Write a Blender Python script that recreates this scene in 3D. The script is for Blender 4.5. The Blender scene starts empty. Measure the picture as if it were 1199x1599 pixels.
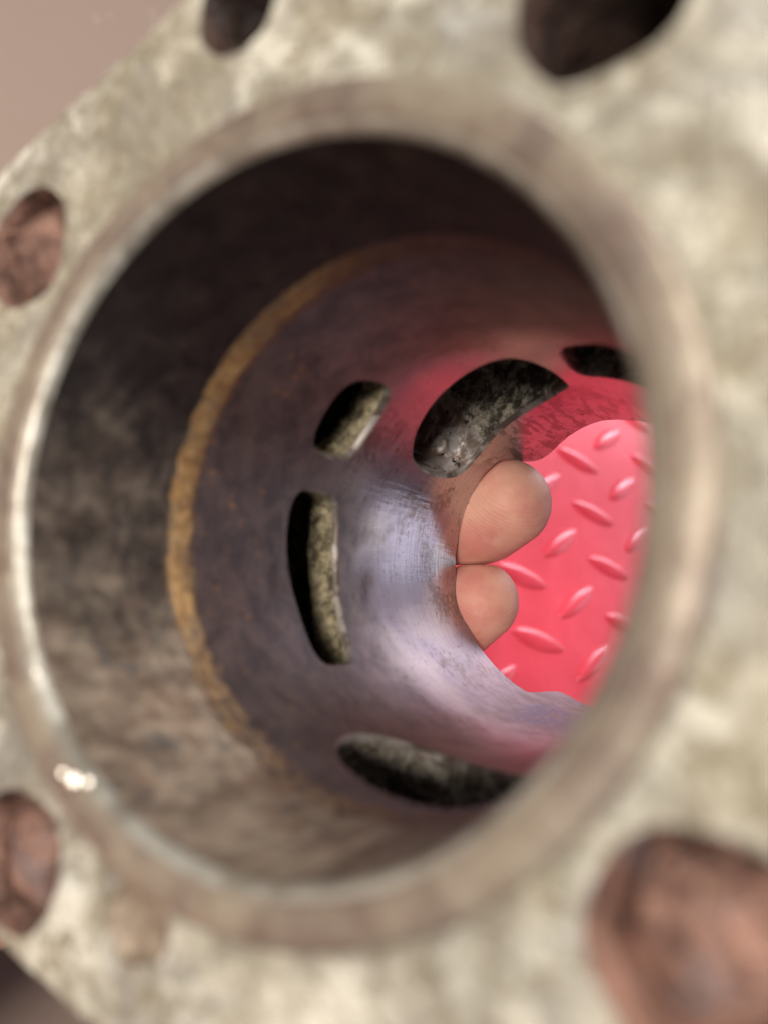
import bpy, bmesh, math, random
import numpy as np
from mathutils import Matrix, Vector, noise as mnoise
from mathutils.geometry import delaunay_2d_cdt
random.seed(4)
S = 0.029                       # bore radius in metres: all shapes below are in bore radii
H = 6.0                         # camera height above the floor, in bore radii
sc = bpy.context.scene
C = sc.collection
RAD = math.radians
# ---------------------------------------------------------------- frames
RW = Matrix(((0.43950853556, -0.89823841332, 0.0), (0.64436639798, 0.31528882286, -0.69669570344), (0.62579884323, 0.30620370836, 0.71736677982)))
RC = Matrix(((0.38081277671, -0.8658971101, -0.32435138918), (0.21047883839, 0.42274953594, -0.88146553447), (0.90037785828, 0.26740423413, 0.34324144255)))
CORE = Vector((-0.2088021, 1.22027295, -1.66879916 + H)) * S      # centre of the bore mouth
def W(x, y, z):                 # point given in the cylinder's frame -> world metres
    return RC @ Vector((x, y, z)) * S + CORE
# ---------------------------------------------------------------- camera
cam = bpy.data.cameras.new('camera'); co = bpy.data.objects.new('camera', cam); C.objects.link(co)
co.matrix_world = Matrix.Translation((0, 0, H * S)) @ RW.to_4x4()
cam.sensor_fit = 'VERTICAL'; cam.sensor_height = 7.0; cam.sensor_width = 5.25
cam.lens = 7.0 * 1192.0 / 1599.0
cam.clip_start = 0.002; cam.clip_end = 200
cam.dof.use_dof = True; cam.dof.focus_distance = 5.5 * S
cam.dof.aperture_fstop = cam.lens / 1000 / (0.088 * S)
cam.dof.aperture_blades = 0
sc.camera = co
# ---------------------------------------------------------------- world and lamps
w = bpy.data.worlds.new('World'); sc.world = w; w.use_nodes = True
bg = w.node_tree.nodes['Background']; bg.inputs[0].default_value = (0.80, 0.86, 1.0, 1); bg.inputs[1].default_value = 0.14
def lamp(name, d, dist, size, power, col, target=(0, 0, -1.5)):
    l = bpy.data.lights.new(name, 'AREA'); l.shape = 'DISK'; l.size = size * S; l.energy = power; l.color = col
    o = bpy.data.objects.new(name, l); C.objects.link(o)
    t = W(*target); p = t + (RC @ Vector(d).normalized()) * dist * S
    o.location = p; o.rotation_euler = (t - p).to_track_quat('-Z', 'Y').to_euler()
    return o
lamp('ceiling_lamp', (0.72, 0.56, 0.50), 30, 12, 8.0, (1.0, 0.95, 0.87))
lamp('mouth_fill', (0.30, 0.00, 0.95), 30, 7, 8.0, (1.0, 0.93, 0.84))  # added unseen light, aimed down the bore mouth at the fingertips
lamp('left_fill', (0.378, 0.69, -0.62), 46, 14, 5.0, (0.93, 0.88, 1.0))  # unseen cool light added to draw highlights on the lugs
lamp('low_fill', (0.327, 0.509, -0.79), 46, 18, 2.1, (0.94, 0.88, 1.0))  # unseen low light, put in for lug edges and plate sheen
rw = lamp('right_fill', (0.52, 0.09, -0.85), 46, 26, 1.3, (0.90, 0.88, 0.98))  # unseen strip light added for the pale reflection on the bore wall
rw.data.shape = 'RECTANGLE'; rw.data.size_y = 10 * S; rw.rotation_euler = (-(rw.location - Vector((CORE.x, CORE.y, rw.location.z)))).to_track_quat('-Z', 'Z').to_euler()
sc.view_settings.view_transform = 'Standard'; sc.view_settings.look = 'None'
sc.view_settings.exposure = 0.0; sc.view_settings.gamma = 1.0
sc.render.engine = 'CYCLES'; sc.cycles.use_denoising = True
sc.cycles.max_bounces = 10; sc.cycles.sample_clamp_indirect = 6.0
# ---------------------------------------------------------------- node helper
class N:
    def __init__(s, name):
        s.m = bpy.data.materials.new(name); s.m.use_nodes = True; s.t = s.m.node_tree
        s.b = s.t.nodes['Principled BSDF']
    def new(s, k, **kw):
        n = s.t.nodes.new(k)
        for a, v in kw.items(): setattr(n, a, v)
        return n
    def put(s, sock, v):
        if isinstance(v, bpy.types.NodeSocket): s.t.links.new(v, sock)
        elif isinstance(v, (tuple, list)) and len(v) == 3 and sock.type == 'RGBA': sock.default_value = (*v, 1)
        else: sock.default_value = v
    def obj(s): return s.new('ShaderNodeTexCoord').outputs['Object']
    def uv(s): return s.new('ShaderNodeTexCoord').outputs['UV']
    def scale(s, vec, sx, sy, sz=1.0, off=(0, 0, 0)):
        n = s.new('ShaderNodeMapping'); s.put(n.inputs[0], vec); n.inputs['Scale'].default_value = (sx, sy, sz); n.inputs['Location'].default_value = off
        return n.outputs[0]
    def noise(s, vec, sc_, det=6, rough=0.6, dist=0.0):
        n = s.new('ShaderNodeTexNoise'); s.put(n.inputs['Vector'], vec)
        n.inputs['Scale'].default_value = sc_; n.inputs['Detail'].default_value = det; n.inputs['Roughness'].default_value = rough; n.inputs['Distortion'].default_value = dist
        return n.outputs['Fac']
    def voro(s, vec, sc_):
        n = s.new('ShaderNodeTexVoronoi'); s.put(n.inputs['Vector'], vec); n.inputs['Scale'].default_value = sc_
        return n.outputs['Distance']
    def math(s, op, a, b=0.0, clamp=False):
        n = s.new('ShaderNodeMath', operation=op, use_clamp=clamp); s.put(n.inputs[0], a); s.put(n.inputs[1], b); return n.outputs[0]
    def step(s, v, a, b):        # smooth 0..1 between a and b
        n = s.new('ShaderNodeMapRange', interpolation_type='SMOOTHSTEP'); s.put(n.inputs[0], v)
        lo, hi = (a, b) if a < b else (b, a)
        n.inputs[1].default_value = lo; n.inputs[2].default_value = hi
        n.inputs[3].default_value = 0.0 if a < b else 1.0; n.inputs[4].default_value = 1.0 if a < b else 0.0
        return n.outputs[0]
    def mix(s, f, a, b):
        n = s.new('ShaderNodeMix', data_type='RGBA'); s.put(n.inputs[0], f); s.put(n.inputs[6], a); s.put(n.inputs[7], b); return n.outputs[2]
    def mixf(s, f, a, b):
        n = s.new('ShaderNodeMix', data_type='FLOAT'); s.put(n.inputs[0], f); s.put(n.inputs[2], a); s.put(n.inputs[3], b); return n.outputs[0]
    def sep(s, vec):
        n = s.new('ShaderNodeSeparateXYZ'); s.put(n.inputs[0], vec); return n.outputs
    def bump(s, h, strength, dist=0.03):
        n = s.new('ShaderNodeBump'); s.put(n.inputs['Height'], h); n.inputs['Strength'].default_value = strength; n.inputs['Distance'].default_value = dist * S
        s.t.links.new(n.outputs[0], s.b.inputs['Normal'])
    def out(s, col, rough, metal=0.0, **kw):
        s.put(s.b.inputs['Base Color'], col); s.put(s.b.inputs['Roughness'], rough); s.put(s.b.inputs['Metallic'], metal)
        for k, v in kw.items(): s.put(s.b.inputs[k.replace('_', ' ')], v)
        return s.m
K = 1 / S                        # object space in bore radii
def m_flange():
    n = N('oxidised_aluminium'); p = n.scale(n.obj(), K, K, K)
    big = n.noise(p, 2.6, 5, 0.6, 0.6); mid = n.noise(p, 9, 6, 0.65, 0.8); fine = n.noise(n.scale(p, 1, 1, 1, (5, 2, 1)), 26, 4, 0.6, 0.4)
    wide = n.noise(n.scale(p, 1, 1, 1, (1, 6, 0)), 1.1, 4, 0.55, 0.3)
    c = n.mix(n.step(mid, 0.39, 0.60), (0.27, 0.235, 0.16), (0.71, 0.68, 0.58))
    c = n.mix(n.math('MULTIPLY', n.step(fine, 0.50, 0.66), 0.6), c, (0.86, 0.83, 0.72))
    c = n.mix(n.math('MULTIPLY', n.step(big, 0.48, 0.66), 0.7), c, (0.32, 0.315, 0.305))
    c = n.mix(n.math('MULTIPLY', n.step(wide, 0.42, 0.66), 0.5), c, (0.36, 0.30, 0.19))
    c = n.mix(n.math('MULTIPLY', n.step(n.noise(n.scale(p, 1, 1, 1, (9, 1, 0)), 2.1, 6, 0.7, 0.8), 0.46, 0.58), 0.68), c, (0.245, 0.215, 0.165))
    c = n.mix(n.math('MULTIPLY', n.step(n.noise(p, 14, 5, 0.7), 0.55, 0.68), 0.6), c, (0.22, 0.17, 0.105))
    n.bump(n.math('ADD', mid, n.math('MULTIPLY', fine, 0.6)), 0.9, 0.05)
    return n.out(c, 0.62, 0.15)
def m_edge():
    n = N('bright_edge'); p = n.scale(n.obj(), K, K, K); a = n.noise(p, 7, 5, 0.6, 0.4)
    n.bump(n.noise(p, 14, 4, 0.6), 0.3, 0.02)
    return n.out(n.mix(n.step(a, 0.35, 0.65), (0.25, 0.225, 0.185), (0.46, 0.44, 0.39)), n.mixf(a, 0.28, 0.55), 0.5)
def m_glint():
    n = N('glint_metal'); return n.out(n.mix(n.noise(n.obj(), 300), (0.62, 0.56, 0.50), (0.72, 0.67, 0.60)), 0.42, 1.0)
def m_lip():
    n = N('machined_lip'); p = n.scale(n.obj(), K, K, K)
    a = n.noise(p, 3.2, 5, 0.6, 0.5); b = n.noise(p, 11, 5, 0.6, 0.5); f = n.noise(p, 45, 3, 0.6)
    c = n.mix(n.step(a, 0.38, 0.62), (0.195, 0.148, 0.122), (0.31, 0.26, 0.20))
    c = n.mix(n.math('MULTIPLY', n.step(b, 0.5, 0.68), 0.6), c, (0.15, 0.10, 0.07))
    c = n.mix(n.math('MULTIPLY', n.step(f, 0.58, 0.68), 0.35), c, (0.46, 0.42, 0.35))
    n.bump(b, 0.25, 0.03)
    return n.out(c, n.mixf(b, 0.34, 0.55), 0.4)
def m_bore():
    n = N('worn_bore'); uv = n.uv(); x = n.sep(uv); th, v = x[0], x[1]      # th: radians 0..2pi, v: depth in bore radii
    big = n.noise(uv, 2.2, 5, 0.6, 0.4); mid = n.noise(uv, 7, 6, 0.65, 0.6); fine = n.noise(uv, 24, 5, 0.65, 0.3)
    ax = n.noise(n.scale(uv, 34, 3.0), 1.0, 5, 0.6, 0.3)                    # scuffs along the bore
    circ = n.noise(n.scale(uv, 2.2, 34), 1.0, 4, 0.6)                       # turned lines round the bore
    warm = n.noise(uv, 1.3, 4, 0.5, 0.4)
    # burnt crown: real soot, plus shade at top and light below put in colour
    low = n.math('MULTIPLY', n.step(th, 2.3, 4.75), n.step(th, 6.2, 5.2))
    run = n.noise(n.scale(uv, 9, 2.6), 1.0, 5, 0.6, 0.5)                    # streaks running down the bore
    soot_shade = n.mix(n.step(mid, 0.32, 0.70), (0.010, 0.008, 0.008), (0.038, 0.030, 0.027))
    lit_ash = n.mix(n.step(n.math('ADD', n.math('MULTIPLY', mid, 0.35), n.math('MULTIPLY', run, 0.65)), 0.36, 0.62), (0.125, 0.090, 0.066), (0.40, 0.32, 0.25))
    lit_ash = n.mix(n.math('MULTIPLY', n.step(fine, 0.52, 0.64), 0.5), lit_ash, (0.30, 0.17, 0.11))
    lit_ash = n.mix(n.math('MULTIPLY', n.step(n.noise(n.scale(uv, 1, 1, 1, (2, 5, 0)), 6, 6, 0.7, 0.4), 0.54, 0.64), 0.7), lit_ash, (0.085, 0.088, 0.092))
    lit_ash = n.mix(n.math('MULTIPLY', n.step(n.noise(n.scale(uv, 1, 1, 1, (8, 3, 0)), 4.5, 5, 0.6, 0.6), 0.50, 0.62), 0.5), lit_ash, (0.20, 0.115, 0.08))
    soot_shade = n.mix(n.step(n.math('ADD', low, n.math('MULTIPLY', n.math('SUBTRACT', n.math('ADD', n.math('MULTIPLY', big, 0.6), n.math('MULTIPLY', mid, 0.4)), 0.5), 1.5)), 0.02, 1.0), soot_shade, lit_ash)
    soot_shade = n.mix(n.math('MULTIPLY', n.step(fine, 0.58, 0.70), n.math('MULTIPLY', n.step(th, 2.5, 3.1), 0.5)), soot_shade, (0.24, 0.215, 0.20))
    # bare steel
    st = n.mix(n.step(circ, 0.3, 0.7), (0.43, 0.385, 0.385), (0.52, 0.475, 0.475))
    st = n.mix(n.math('MULTIPLY', n.step(n.math('ADD', warm, n.math('MULTIPLY', n.math('MULTIPLY', n.step(th, 3.05, 3.3), n.step(th, 4.0, 3.7)), 0.14)), 0.48, 0.64), 0.6), st, (0.285, 0.255, 0.34))
    st = n.mix(n.math('MULTIPLY', n.step(n.math('ADD', n.math('MULTIPLY', big, 0.65), n.math('MULTIPLY', fine, 0.35)), 0.50, 0.62), 0.72), st, (0.17, 0.125, 0.11))
    bars = n.math('MULTIPLY', n.step(n.noise(n.scale(uv, 17, 3.2, 1, (2, 9, 0)), 1.0, 3, 0.5, 0.2), 0.50, 0.57), n.math('MULTIPLY', n.step(v, -2.55, -3.0), n.step(th, 2.55, 2.25)))
    st = n.mix(n.math('MULTIPLY', bars, 0.72), st, (0.13, 0.085, 0.075))
    scr = n.step(n.noise(n.scale(uv, 90, 3.0, 1, (4, 1, 0)), 1.0, 4, 0.65, 0.3), 0.60, 0.68)
    st = n.mix(n.math('MULTIPLY', scr, n.math('MULTIPLY', n.step(mid, 0.40, 0.62), 0.6)), st, (0.15, 0.11, 0.105))
    st = n.mix(n.math('MULTIPLY', n.step(fine, 0.60, 0.70), 0.7), st, (0.10, 0.07, 0.06))
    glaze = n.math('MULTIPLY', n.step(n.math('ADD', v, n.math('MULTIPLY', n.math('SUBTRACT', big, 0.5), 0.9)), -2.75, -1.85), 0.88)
    redw = n.math('MULTIPLY', n.math('MULTIPLY', n.step(th, 2.95, 2.5), n.step(v, -1.55, -2.0)), 0.75)    # less glaze above the ports, to let the red plate reflect
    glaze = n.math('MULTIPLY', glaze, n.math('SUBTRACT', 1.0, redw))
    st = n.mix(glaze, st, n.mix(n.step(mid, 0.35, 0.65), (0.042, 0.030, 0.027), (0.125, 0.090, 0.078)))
    spk = n.math('MULTIPLY', n.step(n.noise(n.scale(uv, 30, 14), 1.0, 3, 0.6), 0.62, 0.67), n.math('MULTIPLY', n.step(v, -1.75, -1.0), n.step(mid, 0.38, 0.55)))
    st = n.mix(n.math('MULTIPLY', spk, 0.8), st, (0.46, 0.23, 0.07))
    pits = n.step(n.noise(n.scale(uv, 1, 1, 1, (3, 7, 0)), 46, 2, 0.5), 0.72, 0.75)
    st = n.mix(pits, st, (0.04, 0.025, 0.025))
    thrust = n.math('MULTIPLY', n.math('MULTIPLY', n.step(th, 3.75, 4.45), n.step(th, 6.0, 5.5)), n.step(n.math('ADD', v, n.math('MULTIPLY', n.math('SUBTRACT', big, 0.5), 0.8)), -2.15, -3.05))      # thrust-side wear, paled to hold the cool light near the far end
    st = n.mix(n.math('MULTIPLY', thrust, 0.8), st, n.mix(n.step(mid, 0.35, 0.65), (0.36, 0.31, 0.30), (0.58, 0.52, 0.54)))
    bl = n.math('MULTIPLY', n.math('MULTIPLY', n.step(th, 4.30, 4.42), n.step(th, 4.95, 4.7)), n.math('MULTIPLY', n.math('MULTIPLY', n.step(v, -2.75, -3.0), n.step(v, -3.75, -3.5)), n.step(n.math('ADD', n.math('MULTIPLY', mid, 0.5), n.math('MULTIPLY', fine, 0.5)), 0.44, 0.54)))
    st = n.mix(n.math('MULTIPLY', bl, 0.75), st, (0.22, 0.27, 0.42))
    # rusty wear ridge where the top ring turned
    vv = n.math('ADD', v, n.math('MULTIPLY', n.math('SUBTRACT', n.math('ADD', n.math('MULTIPLY', mid, 0.6), n.math('MULTIPLY', fine, 0.4)), 0.5), n.mixf(low, 0.10, 0.34)))
    up = n.step(vv, -0.692, -0.668)
    band = n.math('MULTIPLY', n.step(vv, -0.835, -0.785), n.math('SUBTRACT', 1.0, up))
    thin = n.math('MULTIPLY', n.step(th, 1.2, 2.2), n.step(n.math('ADD', th, n.math('MULTIPLY', mid, 1.2)), 4.75, 3.9))
    band = n.math('MULTIPLY', band, n.mixf(n.step(n.noise(n.scale(uv, 1, 1, 1, (6, 2, 0)), 5, 5, 0.65, 0.4), 0.34, 0.52), 0.72, 1.0))
    band = n.math('MULTIPLY', band, n.mixf(thin, n.math('MULTIPLY', n.step(fine, 0.42, 0.56), 0.55), 1.0))
    rust = n.mix(n.step(fine, 0.38, 0.64), (0.36, 0.19, 0.07), (0.58, 0.37, 0.17))
    rust = n.mix(n.math('MULTIPLY', n.step(mid, 0.50, 0.66), 0.7), rust, (0.36, 0.28, 0.17))
    rust = n.mix(n.math('MULTIPLY', n.step(n.noise(n.scale(uv, 1, 1, 1, (4, 4, 0)), 3.2, 5, 0.65), 0.46, 0.62), 0.6), rust, (0.17, 0.11, 0.065))
    rust = n.mix(n.step(th, 2.5, 1.5), rust, (0.13, 0.065, 0.03))  # ridge browned darker towards the top, where shade is put in the colour
    c = n.mix(up, st, soot_shade); c = n.mix(band, c, rust)
    rough_st = n.mixf(n.math('MAXIMUM', glaze, n.step(fine, 0.55, 0.8)), n.mixf(ax, 0.10, 0.26), 0.46)
    rough_st = n.mixf(n.math('MULTIPLY', n.step(th, 3.22, 3.5), n.step(th, 6.0, 5.5)), rough_st, 0.42); rough_st = n.mixf(thrust, rough_st, 0.55); rr = n.mixf(up, rough_st, 0.52); rr = n.mixf(band, rr, 0.6)
    me = n.mixf(up, n.mixf(thrust, n.mixf(glaze, 0.92, 0.45), 0.25), 0.15); me = n.mixf(band, me, 0.2)
    h = n.math('ADD', n.math('MULTIPLY', ax, 0.10), n.math('ADD', n.math('MULTIPLY', circ, 0.05), n.math('MULTIPLY', n.mixf(up, n.mixf(band, 0.0, 1.0), 1.0), n.math('ADD', mid, n.math('MULTIPLY', fine, 0.5)))))
    n.bump(h, 0.55, 0.03)
    return n.out(c, rr, me)
def m_port(name, lo, hi, bias, metal):
    n = N(name); p = n.scale(n.obj(), K, K, K)
    a = n.noise(p, 5, 6, 0.65, 0.6); b = n.noise(p, 22, 5, 0.7, 0.5)
    f = n.step(n.math('ADD', n.math('MULTIPLY', a, 0.6), n.math('MULTIPLY', b, 0.4)), bias, bias + 0.16)
    c = n.mix(f, lo, hi); c = n.mix(n.math('MULTIPLY', n.step(n.noise(p, 8, 4, 0.6), 0.58, 0.7), 0.6), c, (0.14, 0.075, 0.04))
    n.bump(n.math('ADD', a, n.math('MULTIPLY', b, 0.8)), 0.9, 0.06)
    return n.out(c, n.mixf(b, 0.2, 0.55), metal)
def m_port_edge():
    n = N('worn_port_edge'); p = n.scale(n.obj(), K, K, K); a = n.noise(p, 8, 5, 0.6, 0.4)
    return n.out(n.mix(n.step(a, 0.38, 0.6), (0.12, 0.09, 0.075), (0.36, 0.32, 0.29)), n.mixf(a, 0.42, 0.6), 0.4)
def m_milled():
    n = N('milled_aluminium'); p = n.scale(n.obj(), K, K, K); a = n.noise(p, 5, 6, 0.65, 0.8)
    c = n.mix(n.step(a, 0.42, 0.62), (0.26, 0.19, 0.155), (0.62, 0.58, 0.57)); c = n.mix(n.step(n.noise(p, 11, 4, 0.6), 0.60, 0.66), c, (0.03, 0.025, 0.022))
    n.bump(a, 0.5, 0.04)
    return n.out(c, 0.35, 0.5)
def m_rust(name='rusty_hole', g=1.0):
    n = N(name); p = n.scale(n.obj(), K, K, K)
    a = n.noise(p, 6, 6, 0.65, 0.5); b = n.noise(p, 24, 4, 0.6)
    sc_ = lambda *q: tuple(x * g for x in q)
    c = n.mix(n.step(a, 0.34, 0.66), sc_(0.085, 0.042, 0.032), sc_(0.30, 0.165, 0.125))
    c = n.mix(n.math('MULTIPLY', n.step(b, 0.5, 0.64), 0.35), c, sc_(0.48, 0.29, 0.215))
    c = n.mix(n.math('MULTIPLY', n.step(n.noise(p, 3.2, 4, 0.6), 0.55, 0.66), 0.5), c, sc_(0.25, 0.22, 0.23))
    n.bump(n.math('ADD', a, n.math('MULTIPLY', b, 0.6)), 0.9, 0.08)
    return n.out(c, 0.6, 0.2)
def m_stain():
    n = N('brown_stain'); p = n.scale(n.obj(), K, K, K)
    c = n.mix(n.step(n.noise(p, 9, 5, 0.6, 0.6), 0.4, 0.62), (0.17, 0.125, 0.09), (0.33, 0.26, 0.19))
    return n.out(c, 0.6, 0.2)
def m_body():
    n = N('cast_aluminium'); p = n.scale(n.obj(), K, K, K)
    c = n.mix(n.noise(p, 6, 6, 0.65), (0.22, 0.21, 0.19), (0.5, 0.48, 0.43)); n.bump(n.noise(p, 40, 4), 0.5, 0.02)
    return n.out(c, 0.55, 0.5)
def m_plate():
    n = N('red_coating'); p = n.scale(n.obj(), K, K, K)
    a = n.noise(p, 1.6, 5, 0.6); b = n.noise(p, 9, 5, 0.6)
    c = n.mix(n.step(a, 0.3, 0.7), (0.80, 0.055, 0.090), (0.88, 0.075, 0.120))
    c = n.mix(n.math('MULTIPLY', n.step(b, 0.56, 0.72), 0.30), c, (0.66, 0.045, 0.07))
    n.bump(n.noise(p, 5, 5, 0.6), 0.12, 0.05)
    return n.out(c, n.mixf(b, 0.28, 0.42), 0.0, Coat_Weight=0.3, Coat_Roughness=0.18)
def m_ground():
    n = N('tan_floor'); p = n.scale(n.obj(), K, K, K)
    c = n.mix(n.noise(p, 0.5, 6, 0.65), (0.235, 0.168, 0.135), (0.275, 0.20, 0.16))
    c = n.mix(n.math('MULTIPLY', n.step(n.noise(p, 4, 3, 0.5), 0.68, 0.76), 0.25), c, (0.33, 0.26, 0.22))
    return n.out(c, 0.7)
def m_skin():
    n = N('skin'); p = n.scale(n.obj(), K, K, K)
    a = n.noise(p, 2.2, 4, 0.5); b = n.noise(p, 9, 4, 0.55)
    c = n.mix(n.step(a, 0.38, 0.62), (0.68, 0.355, 0.265), (0.60, 0.235, 0.19))
    c = n.mix(n.math('MULTIPLY', n.step(b, 0.5, 0.75), 0.3), c, (0.76, 0.46, 0.35))
    c = n.mix(n.step(n.noise(n.scale(p, 1, 1, 1, (2.3, 1, 4)), 7.5, 1, 0.4), 0.765, 0.785), c, (0.08, 0.04, 0.03))
    wv = n.new('ShaderNodeTexWave', wave_type='BANDS', bands_direction='DIAGONAL'); n.put(wv.inputs[0], p)
    wv.inputs['Scale'].default_value = 13.5; wv.inputs['Distortion'].default_value = 5.0; wv.inputs['Detail'].default_value = 2; wv.inputs['Detail Scale'].default_value = 0.35
    n.bump(n.math('ADD', n.math('MULTIPLY', wv.outputs['Fac'], 0.35), n.noise(p, 24, 4, 0.65)), 0.19, 0.02)
    return n.out(c, 0.55, 0.0, Specular_IOR_Level=0.3, Subsurface_Weight=0.25, Subsurface_Radius=(0.0035, 0.0013, 0.0007), Subsurface_Scale=1.0)
def m_nail():
    n = N('nail'); return n.out(n.mix(n.noise(n.obj(), 200), (0.62, 0.40, 0.33), (0.70, 0.48, 0.40)), 0.3)
M = dict(flange=m_flange(), pale_hole=m_rust('pale_rust_hole', 1.35), dark_hole=m_rust('dark_rust_hole', 0.35), glint_facet=m_glint(), port_edge=m_port_edge(), milled=m_milled(), edge=m_edge(), lip=m_lip(), bore=m_bore(), rust=m_rust(), stain=m_stain(), body=m_body(), plate=m_plate(), ground=m_ground(), skin=m_skin(), nail=m_nail(),  # hole materials
         transfer=m_port('cast_passage', (0.13, 0.105, 0.065), (0.60, 0.51, 0.33), 0.42, 0.35),
         oily=m_port('oily_passage', (0.075, 0.062, 0.048), (0.62, 0.56, 0.45), 0.43, 0.25),
         exhaust=m_port('carboned_passage', (0.12, 0.085, 0.062), (0.62, 0.57, 0.48), 0.44, 0.05))
# ---------------------------------------------------------------- mesh helpers
def link(name, verts, faces, mat, parent=None, smooth=True, uv=None):
    me = bpy.data.meshes.new(name)
    me.from_pydata([tuple(c * S for c in v) for v in verts], [], faces)
    if uv is not None:
        l = me.uv_layers.new(name='UVMap')
        idx = np.empty(len(me.loops), dtype=np.int32); me.loops.foreach_get('vertex_index', idx)
        l.data.foreach_set('uv', np.asarray(uv, dtype=np.float32)[idx].ravel())
    if smooth: me.polygons.foreach_set('use_smooth', [True] * len(me.polygons))
    me.materials.append(mat); me.update()
    o = bpy.data.objects.new(name, me); C.objects.link(o)
    if parent: o.parent = parent
    return o
def recalc(o):
    bm = bmesh.new(); bm.from_mesh(o.data); bmesh.ops.recalc_face_normals(bm, faces=bm.faces); bm.to_mesh(o.data); bm.free()
def sharp(o, deg):
    try: o.data.set_sharp_from_angle(angle=RAD(deg))
    except Exception: pass
def tag(o, label, cat, group=None, kind=None):
    o['label'] = label; o['category'] = cat
    if group: o['group'] = group
    if kind: o['kind'] = kind
def chaikin(p, k):
    p = [np.array(q, float) for q in p]
    for _ in range(k):
        r = []
        for i in range(len(p)):
            a, b = p[i], p[(i + 1) % len(p)]; r += [a * 0.75 + b * 0.25, a * 0.25 + b * 0.75]
        p = r
    return p
def resample(p, n, closed=True):
    p = np.array(p, float); q = np.vstack([p, p[:1]]) if closed else p
    d = np.r_[0, np.cumsum(np.linalg.norm(np.diff(q, axis=0), axis=1))]
    t = np.linspace(0, d[-1], n, endpoint=not closed)
    return np.stack([np.interp(t, d, q[:, i]) for i in range(2)], 1)
def inside(pts, poly):
    x, y = pts[:, 0], pts[:, 1]; r = np.zeros(len(pts), bool); n = len(poly)
    for i in range(n):
        x1, y1 = poly[i]; x2, y2 = poly[(i + 1) % n]
        if y1 == y2: continue
        r ^= ((y1 > y) != (y2 > y)) & (x < (x2 - x1) * (y - y1) / (y2 - y1) + x1)
    return r
def near(pts, poly, d):
    q = np.asarray(poly); r = np.zeros(len(pts), bool)
    for i in range(0, len(q)): r |= ((pts - q[i]) ** 2).sum(1) < d * d
    return r
def sheet(outer, holes, step):
    """triangulate a polygon with holes and a grid of inner points -> 2D points, triangles"""
    outer = np.asarray(outer); lo, hi = outer.min(0), outer.max(0)
    gx, gy = np.meshgrid(np.arange(lo[0] + step / 2, hi[0], step), np.arange(lo[1] + step / 2, hi[1], step))
    g = np.stack([gx.ravel(), gy.ravel()], 1); ok = inside(g, outer) & ~near(g, outer, step * 0.6)
    for h in holes: ok &= ~inside(g, h) & ~near(g, h, step * 0.6)
    g = g[ok]; pts = []; edges = []
    for lp in [outer] + list(holes):
        b = len(pts); pts += [tuple(q) for q in lp]; edges += [(b + i, b + (i + 1) % len(lp)) for i in range(len(lp))]
    pts += [tuple(q) for q in g]
    v, e, f, *_ = delaunay_2d_cdt([Vector(q) for q in pts], edges, [], 0, 1e-6)
    v = np.array([tuple(q) for q in v]); f = np.array([list(t) for t in f if len(t) == 3])
    c = v[f].mean(1); ok = inside(c, outer)
    for h in holes: ok &= ~inside(c, h)
    return v, f[ok]
def lathe(profile, n, name, mat, parent):
    vs, fs = [], []; k = len(profile)
    for i in range(n):
        a = 2 * math.pi * i / n
        for r, z in profile: vs.append((r * math.cos(a), r * math.sin(a), z))
    for i in range(n):
        for j in range(k - 1):
            a, b = i * k + j, ((i + 1) % n) * k + j; fs.append((a, b, b + 1, a + 1))
    return link(name, vs, fs, mat, parent)
# ================================================================ the cylinder
root = bpy.data.objects.new('engine_cylinder', None); C.objects.link(root)
root.matrix_world = Matrix.Translation(CORE) @ RC.to_4x4()
tag(root, 'old two stroke engine cylinder with corroded pale flange, seen down its worn bore', 'engine cylinder')
D2R = math.pi / 180
PORTS = {
 'small_transfer': ([(131.5, -1.44), (127.6, -1.60), (127.8, -1.80), (139.5, -1.895), (154.5, -1.87), (155.5, -1.68), (154.5, -1.48), (142, -1.435)], 'transfer', 1.50, 'small rectangular side port with gold cast wall'),
 'large_transfer': ([(166, -1.48), (165.3, -1.70), (166.5, -1.91), (184.5, -1.965), (201, -1.93), (218.5, -1.87), (219.5, -1.70), (218.5, -1.52), (203, -1.525), (183, -1.465)], 'transfer', 1.50, 'tall curved side port with gold cast wall'),
 'intake': ([(141, -2.33), (131, -2.22), (121.6, -2.15), (102.7, -2.05), (93, -2.08), (88, -2.36), (87.6, -2.69), (89.0, -2.74), (101.4, -2.975), (122, -3.09), (138.7, -3.20), (147, -3.12), (150, -2.85), (149, -2.50)], 'oily', 1.50, 'wide dark intake port with oily rough floor'),
 'far_transfer': ([(79.5, -1.97), (81.8, -2.25), (80.5, -2.49), (72, -2.43), (62, -2.34), (45, -2.2), (43, -1.9), (45, -1.5), (58, -1.62), (69, -1.82)], 'oily', 1.50, 'black side port half hidden by the lip'),
 'exhaust': ([(-114.5, -1.12), (-118.5, -1.27), (-117.5, -1.46), (-110, -1.67), (-99.9, -1.73), (-88, -1.69), (-75.8, -1.53), (-63, -1.33), (-60, -1.1), (-66, -0.86), (-76, -0.87), (-85, -0.93), (-95, -0.98), (-106, -1.04)], 'exhaust', 1.52, 'exhaust port caked with grey carbon'),
}
outl = {}
for k, (p, *_r) in PORTS.items():
    q = chaikin([((a % 360) * D2R, z) for a, z in p], 3); outl[k] = resample(q, 150)
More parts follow.
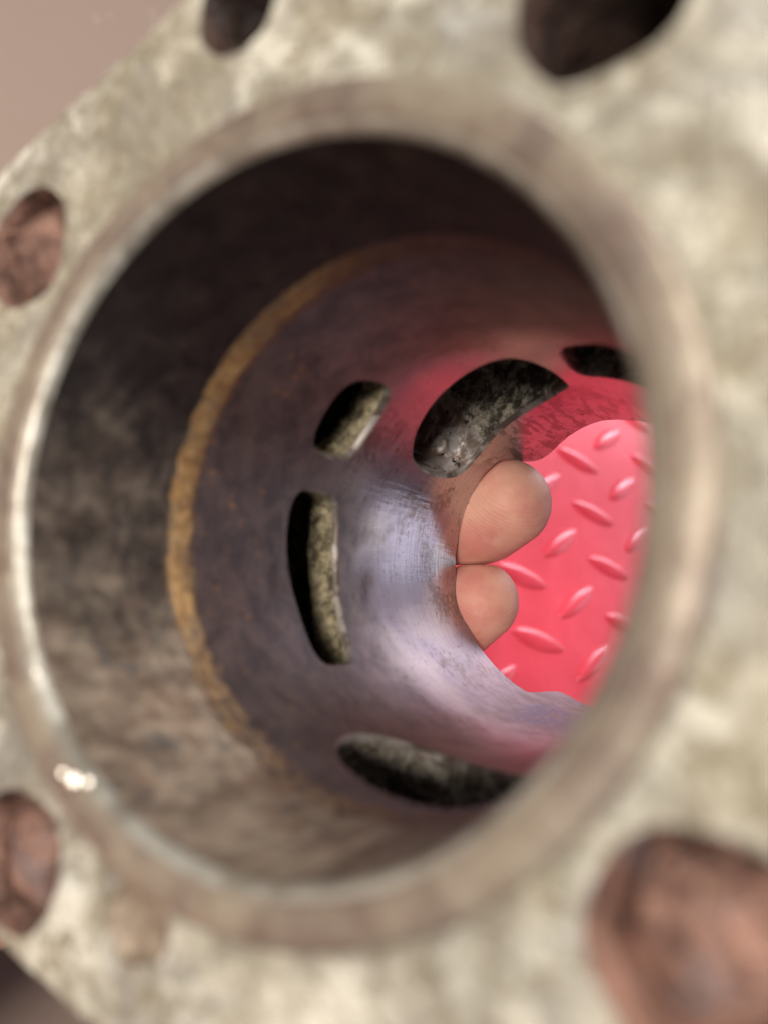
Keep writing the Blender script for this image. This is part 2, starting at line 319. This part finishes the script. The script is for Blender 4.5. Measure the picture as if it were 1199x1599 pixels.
EDGE = [(0, -3.52), (40, -3.50), (72, -3.52), (90, -3.60), (101, -3.74), (112, -3.91), (119, -4.02), (124, -4.03), (127.5, -3.95), (130.2, -3.72), (132.2, -3.48), (140, -3.45), (156, -3.48), (178.5, -3.50), (194.5, -3.53),
        (214, -3.53), (223.5, -3.56), (236, -3.59), (243.2, -3.62), (244.6, -3.80), (245.2, -4.02), (247, -4.14), (250.5, -4.17), (258, -4.09), (268, -4.05), (280, -4.0), (284, -3.62), (300, -3.55), (360, -3.52)]
ea = np.array(EDGE, float); tt = np.linspace(0, 360, 361)
def edge_z(t): return np.interp(t, ea[:, 0], ea[:, 1])
tz = edge_z(tt)
for _ in range(1): tz[1:-1] = (tz[:-2] + 2 * tz[1:-1] + tz[2:]) / 4
rag = np.array([mnoise.noise(Vector((t * 0.35, 3.1, 0))) * 0.008 for t in tt]); rag[0] = rag[-1] = 0; tz = tz + rag
ZT = -0.045
outer = [(t * D2R, z) for t, z in zip(tt, tz)] + [(2 * math.pi, z) for z in np.arange(-3.4, ZT - .05, 0.12)] + [(t * D2R, ZT) for t in tt[::-2]] + [(0, z) for z in np.arange(-0.2, -3.45, -0.12)]
v2, f2 = sheet(outer, list(outl.values()), 0.045)
def bore_r(t, z):
    s = min(max((z + 0.70) / 0.05, 0), 1); s = s * s * (3 - 2 * s)
    return 1.0 + 0.004 * s + 0.0016 * mnoise.noise(Vector((t * 3, z * 3, 1.3)))
vs = [(bore_r(t, z) * math.cos(t), bore_r(t, z) * math.sin(t), z) for t, z in v2]
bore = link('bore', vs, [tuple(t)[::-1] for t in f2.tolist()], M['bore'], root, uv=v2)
bore['label'] = 'worn steel bore, sooty at the mouth with a rusty ring'
# rim of the sleeve at its open foot, and its outside
vs, fs = [], []
for t, z in zip(tt, tz):
    a = t * D2R
    for r, zz in ((1.0, z), (1.012, z - 0.012), (1.10, z - 0.012), (1.115, z), (1.115, -3.2)): vs.append((r * math.cos(a), r * math.sin(a), zz))
for i in range(360):
    for j in range(4): a, b = i * 5 + j, (i + 1) * 5 + j; fs.append((a, b, b + 1, a + 1))
link('sleeve_foot', vs, fs, M['body'], root, smooth=False)
# ports: a worn bright edge, then the rough passage behind it
RMAX = dict(small_transfer=1.72, large_transfer=1.74, intake=1.58, far_transfer=1.58, exhaust=1.46)
def inset(o2, c2, off): return np.array([c2 + (q - c2) * (1 - off / max(0.15, float(np.hypot(*(q - c2))))) for q in o2])
for k, (p, mk, _r, lab) in PORTS.items():
    rmax = RMAX[k]; o2 = outl[k]; c2 = o2.mean(0); n = len(o2); sd = random.random() * 50
    zlo, zhi = o2[:, 1].min(), o2[:, 1].max(); vs, fs = [], []
    for r, off in ((1.0, -0.001), (1.007, 0.008), (1.020, 0.016), (1.036, 0.019)):
        for a, z in inset(o2, c2, off): vs.append((r * math.cos(a), r * math.sin(a), z))
    for j in range(3):
        for i in range(n): fs.append((j * n + i, j * n + (i + 1) % n, (j + 1) * n + (i + 1) % n, (j + 1) * n + i))
    link('port_edge', vs, fs, M['port_edge'], bore)
    vs, fs = [], []; K_ = 30; i2 = inset(o2, c2, 0.019)
    def wob(q, r): return mnoise.noise(Vector((q[0] * 7 + sd, q[1] * 7, r * 8))) + 0.7 * mnoise.noise(Vector((q[0] * 19 + sd, q[1] * 19, r * 20))) + 0.4 * mnoise.noise(Vector((q[0] * 43 + sd, q[1] * 43, r * 45)))
    for j in range(K_ + 1):
        u = j / K_; r = 1.035 + (rmax - 1.035) * u; drop = max(0.0, (r - 1.21) / (rmax - 1.21))
        for q in i2:
            d = (q - c2) * (1 + 0.04 * u); L = max(0.12, float(np.hypot(*d)))
            d = d * (1 + min(1, j / 4) * 0.024 * wob(q, r) / L); a, z = c2 + d
            if 'transfer' in k: z -= 1.1 * drop ** 0.6 * ((zhi - z) / (zhi - zlo)) ** 1.3 if z < zhi else 0
            vs.append((r * math.cos(a), r * math.sin(a), z))
    for j in range(K_):
        for i in range(n): fs.append((j * n + i, j * n + (i + 1) % n, (j + 1) * n + (i + 1) % n, (j + 1) * n + i))
    prev = K_ * n; last = np.array(vs[prev:prev + n]); cen = last.mean(0)
    for s_ in (0.88, 0.76, 0.64, 0.52, 0.4, 0.28, 0.14):           # rough back wall
        cur = len(vs)
        for i in range(n):
            x, y, z = cen + (last[i] - cen) * s_; a = math.atan2(y, x)
            rr = rmax + 0.05 * mnoise.noise(Vector((a * 5 + sd, z * 5, 0))) + 0.05 * mnoise.noise(Vector((a * 16 + sd, z * 16, 0))) - 0.05
            vs.append((rr * math.cos(a), rr * math.sin(a), z))
        for i in range(n): fs.append((prev + i, prev + (i + 1) % n, cur + (i + 1) % n, cur + i))
        prev = cur
    fs.append(tuple(prev + i for i in range(n)))
    po = link('port_passage', vs, fs, M[mk], bore); po['label'] = lab
    if k == 'intake':                                       # smooth milled end of the intake
        po.data.materials.append(M['milled'])
        for pl in po.data.polygons:
            c = pl.center / S
            if math.degrees(math.atan2(c.y, c.x)) > 129 + 6 * mnoise.noise(c * 6): pl.material_index = 1
# lip of the sleeve
link_lip = lathe([(1.030, -0.012), (1.036, -0.006), (1.046, 0.0), (1.120, 0.0), (1.138, -0.004), (1.150, -0.016), (1.155, -0.034), (1.157, -0.11)], 240, 'sleeve_lip', M['lip'], root)
for v in link_lip.data.vertices:
    q = v.co / S; v.co.z += S * 0.004 * mnoise.noise(q * 4); 
lathe([(1.002, ZT - 0.004), (1.006, -0.034), (1.018, -0.012), (1.031, -0.009)], 240, 'chamfer', M['edge'], root)
# small facets added on the lip, tilted to glint from lamp to camera
vs, fs = [], []; CAMP = Vector((1.325, -0.250, 1.581)); LD = Vector((0.72, 0.56, 0.50)).normalized()
for th_, rr_, sz in ((-127.2, 1.066, 0.009), (-124.6, 1.046, 0.015), (-122.6, 1.024, 0.010), (-145.5, 1.016, 0.006)):
    p = Vector((rr_ * math.cos(th_ * D2R), rr_ * math.sin(th_ * D2R), 0.0 if rr_ > 1.035 else -0.016)); h = ((CAMP - p).normalized() + LD).normalized()
    t1 = h.cross(Vector((0, 0, 1))).normalized(); t2 = h.cross(t1); b = len(vs)
    for q in range(10):
        a = q * math.pi / 5; d = t1 * math.cos(a) + t2 * math.sin(a) * 0.8; vs += [tuple(p + h * 0.010 + d * sz), tuple(p - h * 0.014 + d * sz * 1.7)]
    fs.append(tuple(b + 2 * q for q in range(10))); fs += [(b + 2 * q, b + 2 * ((q + 1) % 10), b + 2 * ((q + 1) % 10) + 1, b + 2 * q + 1) for q in range(10)]
link('glint_facet', vs, fs, M['glint_facet'], root, smooth=False)
# flange
ZF = -0.062
LINES = [(113, 1.715), (150, 1.90), (180, 1.88), (225, 1.785), (258, 1.60), (285, 1.62), (322, 1.98), (5, 1.86), (53, 1.98), (80, 1.80)]
poly = [(4, 4), (-4, 4), (-4, -4), (4, -4)]
for a, d in LINES:
    nx, ny = math.cos(a * D2R), math.sin(a * D2R); r = []
    for i in range(len(poly)):
        p, q = poly[i], poly[(i + 1) % len(poly)]; dp, dq = p[0] * nx + p[1] * ny - d, q[0] * nx + q[1] * ny - d
        if dp <= 0: r.append(p)
        if (dp < 0) != (dq < 0): t = dp / (dp - dq); r.append((p[0] + t * (q[0] - p[0]), p[1] + t * (q[1] - p[1])))
    poly = r
oF = resample(chaikin(resample(poly, 40), 2), 320)
oF = np.array([q * (1 + 0.006 * mnoise.noise(Vector((q[0] * 4, q[1] * 4, 0))) + 0.004 * mnoise.noise(Vector((q[0] * 11, q[1] * 11, 4)))) for q in oF])
HOLES = [(-1.195, 0.915, 0.225, 0.19, 'dome'), (-0.905, -1.17, 0.222, 0.21, 'dome'), (1.13, -0.90, 0.235, 0.24, 'dome'), (0.870, 1.165, 0.212, 0.75, 'deep'), (-0.265, 1.545, 0.165, 0.6, 'deep')]
def ring(cx, cy, r, n=72, wob=0.025, sd=0.0): return np.array([(cx + r * (1 + wob * mnoise.noise(Vector((math.cos(a) * 1.4 + sd, math.sin(a) * 1.4, sd)))) * math.cos(a), cy + r * (1 + wob * mnoise.noise(Vector((math.cos(a) * 1.4 + sd, math.sin(a) * 1.4, sd)))) * math.sin(a)) for a in np.linspace(0, 2 * math.pi, n, endpoint=False)])
hr = [ring(x, y, r, 72, 0.06, i * 3.3) for i, (x, y, r, *_q) in enumerate(HOLES)]
spot = ring(-0.345, -1.215, 0.120, 48, 0.12, 9.0)
v2, f2 = sheet(oF, [ring(0, 0, 1.156, 200, 0.0)] + hr + [spot], 0.035)
def fz(x, y): return ZF + 0.010 * mnoise.noise(Vector((x * 5, y * 5, 0))) + 0.006 * mnoise.noise(Vector((x * 17, y * 17, 2)))
vs = [(x, y, fz(x, y)) for x, y in v2]; fs = [tuple(t) for t in f2.tolist()]
n = len(oF); b = len(vs)
for s, z in ((1.0, None), (1.006, ZF - 0.02), (1.006, ZF - 0.30), (0.9, ZF - 0.34)):
    for q in oF: vs.append((q[0] * s, q[1] * s, fz(*q) if z is None else z))
for j in range(3):
    for i in range(n): fs.append((b + j * n + i, b + (j + 1) * n + i, b + (j + 1) * n + (i + 1) % n, b + j * n + (i + 1) % n))
flange = link('flange', vs, fs, M['flange'], root); flange['label'] = 'pale corroded top flange with rusty stud holes'
for i, ((cx, cy, r, dep, kind), h) in enumerate(zip(HOLES, hr)):
    vs, fs = [], []; n = len(h); c = np.array((cx, cy))
    prof = [(1.0, None), (0.985, ZF - 0.03), (0.97, ZF - dep * 0.5), (0.965, ZF - dep)]
    if kind == 'dome': prof += [(0.90, ZF - dep + 0.05), (0.80, ZF - dep + 0.10), (0.62, ZF - dep + 0.145), (0.4, ZF - dep + 0.17), (0.2, ZF - dep + 0.18)]
    else: prof += [(0.7, ZF - dep - 0.02), (0.35, ZF - dep - 0.02)]
    for j, (s, z) in enumerate(prof):
        for q in h:
            x, y = c + (q - c) * s
            zz = fz(*q) if z is None else z + (0.03 if j > 3 else 0.0) * mnoise.noise(Vector((x * 9, y * 9, i * 2.0)))
            wv = 0 if j == 0 else 0.012 * mnoise.noise(Vector((x * 14, y * 14, (z or 0) * 14)))
            vs.append((x + wv, y + wv, zz))
    for j in range(len(prof) - 1):
        for k in range(n): fs.append((j * n + k, j * n + (k + 1) % n, (j + 1) * n + (k + 1) % n, (j + 1) * n + k))
    b = (len(prof) - 1) * n; fs.append(tuple(b + k for k in range(n)))
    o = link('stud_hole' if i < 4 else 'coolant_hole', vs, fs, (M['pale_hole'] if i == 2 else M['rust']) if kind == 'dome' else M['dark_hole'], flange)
# stained shallow recess
vs, fs = [], []; n = len(spot); c = spot.mean(0)
for j, (s, d) in enumerate(((1.0, 0), (0.93, 0.015), (0.85, 0.025), (0.45, 0.026))):
    for q in spot: x, y = c + (q - c) * s; vs.append((x, y, (fz(*q) if j == 0 else ZF - d + 0.01 * mnoise.noise(Vector((x * 12, y * 12, 0))))))
for j in range(3):
    for k in range(n): fs.append((j * n + k, j * n + (k + 1) % n, (j + 1) * n + (k + 1) % n, (j + 1) * n + k))
fs.append(tuple(3 * n + k for k in range(n)))
link('stained_recess', vs, fs, M['stain'], flange)
# outside of the barrel and its foot
vs, fs = [], []; n = len(oF)
for k_, z in ((0.95, ZF - 0.33), (0.97, -0.6), (0.97, -2.9), (1.0, -3.0), (1.01, -3.05), (1.01, -3.24)):
    for q in oF: vs.append((q[0] * k_, q[1] * k_, z))
for a in np.arctan2(oF[:, 1], oF[:, 0]): vs.append((1.116 * math.cos(a), 1.116 * math.sin(a), -3.26))
for j in range(6):
    for k in range(n): fs.append((j * n + k, j * n + (k + 1) % n, (j + 1) * n + (k + 1) % n, (j + 1) * n + k))
link('barrel', vs, fs, M['body'], root)
# ================================================================ the hand
def hand():
    F = []; OFF = []
    def chain(pts, offs=None):
        offs = offs or [0.0] * len(pts)
        for (a, ra), (b, rb), oa, ob in zip(pts[:-1], pts[1:], offs[:-1], offs[1:]):
            a, b = Vector(a), Vector(b); k = max(3, int((b - a).length / 0.07))
            for i in range(k + 1):
                t = i / k; o_ = Vector((0.02, -0.17, 0)) * (oa + (ob - oa) * t)
                F.append((a.lerp(b, t) + o_, ra + (rb - ra) * t)); OFF.append(o_)
    m = ((-2.55, -0.20, -2.45), 0.42); r_ = ((-2.48, -1.0, -2.5), 0.40); ix = ((-2.5, 0.55, -2.35), 0.42); pk = ((-2.25, -1.75, -2.45), 0.36)
    wr = ((-2.85, -1.2, -0.75), 0.52); wr2 = ((-2.55, -1.75, -0.85), 0.50)
    chain([((-0.735, 0.455, -3.775), 0.338), ((-0.94, 0.362, -3.84), 0.362), ((-1.40, 0.20, -3.94), 0.362), ((-2.05, 0.08, -3.75), 0.39), m])
    chain([((-0.920, -0.288, -3.765), 0.306), ((-1.11, -0.412, -3.83), 0.330), ((-1.5, -0.64, -3.92), 0.335), ((-2.08, -0.88, -3.72), 0.36), r_], [1, 1, 1, 0.5, 0])
    chain([((-1.20, 1.70, -3.55), 0.30), ((-1.60, 1.42, -3.60), 0.34), ((-2.15, 1.1, -3.45), 0.37), ix])
    chain([((-1.36, -1.34, -3.80), 0.25), ((-1.60, -1.56, -3.82), 0.28), ((-1.95, -1.75, -3.55), 0.30), pk])
    for q in (m, r_, ix, pk): chain([q, wr]); chain([q, wr2])
    chain([(wr[0], 0.5), ((-2.75, 0.2, -0.9), 0.48), ((-2.35, 1.15, -1.25), 0.40), ((-1.95, 1.65, -1.35), 0.33), ((-1.80, 1.85, -1.36), 0.29)])
    chain([(wr[0], 0.55), ((-3.1, -2.7, 0.3), 0.60), ((-3.3, -4.4, 3.0), 0.76), ((-3.4, -6.0, 5.6), 0.88)]); chain([(wr2[0], 0.50), ((-2.85, -2.7, 0.2), 0.56), ((-3.0, -4.4, 2.9), 0.72)])
    bm = bmesh.new()
    for c, r in F: bmesh.ops.create_icosphere(bm, subdivisions=3, radius=r * S, matrix=Matrix.Translation(c * S))
    me = bpy.data.meshes.new('hand_src'); bm.to_mesh(me); bm.free()
    t = bpy.data.objects.new('hand_src', me); C.objects.link(t)
    md = t.modifiers.new('r', 'REMESH'); md.mode = 'VOXEL'; md.voxel_size = 0.022 * S; md.adaptivity = 0
    sm = t.modifiers.new('s', 'SMOOTH'); sm.factor = 0.5; sm.iterations = 3
    dg = bpy.context.evaluated_depsgraph_get(); ev = t.evaluated_get(dg)
    hm = bpy.data.meshes.new_from_object(ev); bpy.data.objects.remove(t)
    # close the two fingertips against each other: they were grown apart so that they stay separate fingers
    P = np.empty(len(hm.vertices) * 3, dtype=np.float32); hm.vertices.foreach_get('co', P); P = P.reshape(-1, 3).astype(float) / S
    cs = np.array([tuple(c) for c, _ in F]); rs = np.array([q for _, q in F]); of = np.array([tuple(o_) for o_ in OFF])
    sel = np.where(P[:, 2] < -2.0)[0]; own = np.zeros(len(P), int)
    for k0 in range(0, len(sel), 4000):
        ii = sel[k0:k0 + 4000]; own[ii] = (np.linalg.norm(P[ii, None] - cs[None], axis=2) - rs).argmin(1)
    moved = np.zeros(len(P), bool); moved[sel] = np.abs(of[own[sel]]).sum(1) > 1e-6
    P[sel] -= of[own[sel]]
    nrm = np.array((-0.034, 0.998, 0.058)); dd = P @ nrm + 0.199; k_ = 0.010
    wt = np.clip((P[:, 0] + 2.0) / 0.4, 0, 1); reg = (P[:, 2] < -3.2) & (P[:, 1] > -1.4) & (P[:, 1] < 1.0)
    soft = lambda q: -0.002 + k_ * np.logaddexp(0, q / k_)
    new = np.where(moved, -soft(-dd), soft(dd))
    P[reg] += (((new - dd) * wt)[:, None] * nrm)[reg]
    hm.vertices.foreach_set('co', (P * S).astype(np.float32).ravel()); hm.update()
    hm.name = 'hand'; hm.materials.clear(); hm.materials.append(M['skin']); hm.polygons.foreach_set('use_smooth', [True] * len(hm.polygons))
    o = bpy.data.objects.new('hand', hm); C.objects.link(o); o.matrix_world = root.matrix_world.copy()
    tag(o, 'bare hand hooking two fingertips round the far end of the bore', 'hand')
    for (c, d, r) in (((-0.86, 0.41, -3.89), (-0.89, -0.455, 0), 0.345), ((-1.04, -0.315, -3.88), (-0.89, -0.455, 0), 0.32)):   # nails on the far side of the two tips
        d = Vector(d).normalized(); s = Vector((0, 0, 1)).cross(d).normalized(); vs, fs = [], []
        for i in range(9):
            for j in range(9):
                u = -1 + 2 * i / 8; v = -1 + 2 * j / 8; a = v * 0.85 * (1 - 0.12 * max(0, -u))
                p = Vector(c) + d * (u * 0.22 + 0.10) + (s * math.sin(a) - Vector((0, 0, 1)) * math.cos(a)) * (r + 0.006) + Vector((0, 0, 1)) * 0.05 * max(0, -u) ** 2
                vs.append(tuple(p))
        for i in range(8):
            for j in range(8): q = i * 9 + j; fs.append((q, q + 1, q + 10, q + 9))
        link('fingernail', vs, fs, M['nail'], o)
hand()
# ================================================================ floor and tread plate
me = bpy.data.meshes.new('floor'); me.from_pydata([(-8, -8, -0.004), (8, -8, -0.004), (8, 8, -0.004), (-8, 8, -0.004)], [], [(0, 1, 2, 3)]); me.materials.append(M['ground'])
g = bpy.data.objects.new('floor', me); C.objects.link(g); g['kind'] = 'structure'
plate = bpy.data.objects.new('tread_plate', None); C.objects.link(plate); plate.location = (1.3446 * S, 9.5733 * S, 0)
tag(plate, 'glossy red diamond tread plate lying under the cylinder', 'tread plate')
X0, X1, Y0, Y1 = -3.6, 34.0, -7.2, 34.0
bm = bmesh.new(); bmesh.ops.create_cube(bm, size=1.0)
for v in bm.verts: v.co = Vector(((X0 + X1) / 2 + v.co.x * (X1 - X0), (Y0 + Y1) / 2 + v.co.y * (Y1 - Y0), -0.068 + v.co.z * 0.136)) * S
bmesh.ops.bevel(bm, geom=bm.edges[:], offset=0.03 * S, segments=2, affect='EDGES')
me = bpy.data.meshes.new('sheet'); bm.to_mesh(me); bm.free(); me.materials.append(M['plate'])
o = bpy.data.objects.new('sheet', me); C.objects.link(o); o.parent = plate
def lug_mesh(L, Wd, Hh):
    vs, fs = [], []; A, B = 20, 8
    for i in range(A + 1):
        u = -1 + 2 * i / A; hw = Wd / 2 * max(0.0, (1 - abs(u) ** 2.0)) ** 0.8 + 0.004; hh = Hh * max(0, 1 - abs(u) ** 2.6) ** 0.6
        for j in range(B + 1):
            v = -1 + 2 * j / B; vs.append((u * L / 2, v * hw, hh * max(0, 1 - abs(v) ** 1.8) ** 0.75 - 0.004))
    for i in range(A):
        for j in range(B): q = i * (B + 1) + j; fs.append((q, q + B + 1, q + B + 2, q + 1))
    me = bpy.data.meshes.new('lug'); me.from_pydata([tuple(c * S for c in v) for v in vs], [], fs); me.polygons.foreach_set('use_smooth', [True] * len(fs)); me.materials.append(M['plate'])
    return me
lug = lug_mesh(1.0, 0.27, 0.075)
U = Vector((-0.0594, 1.0518, 0)); V = Vector((0.7732, -0.2482, 0))
for i in range(-7, 13):
    for j in range(-4, 11):
        p = U * i + V * j
        if not (X0 + 0.6 < p.x < X1 - 0.6 and Y0 + 0.6 < p.y < Y1 - 0.6): continue
        o = bpy.data.objects.new('lug', lug); C.objects.link(o); o.parent = plate
        o.location = Vector((p.x, p.y, 0)) * S; o.rotation_euler = (0, 0, RAD(50 if i % 2 == 0 else 91))
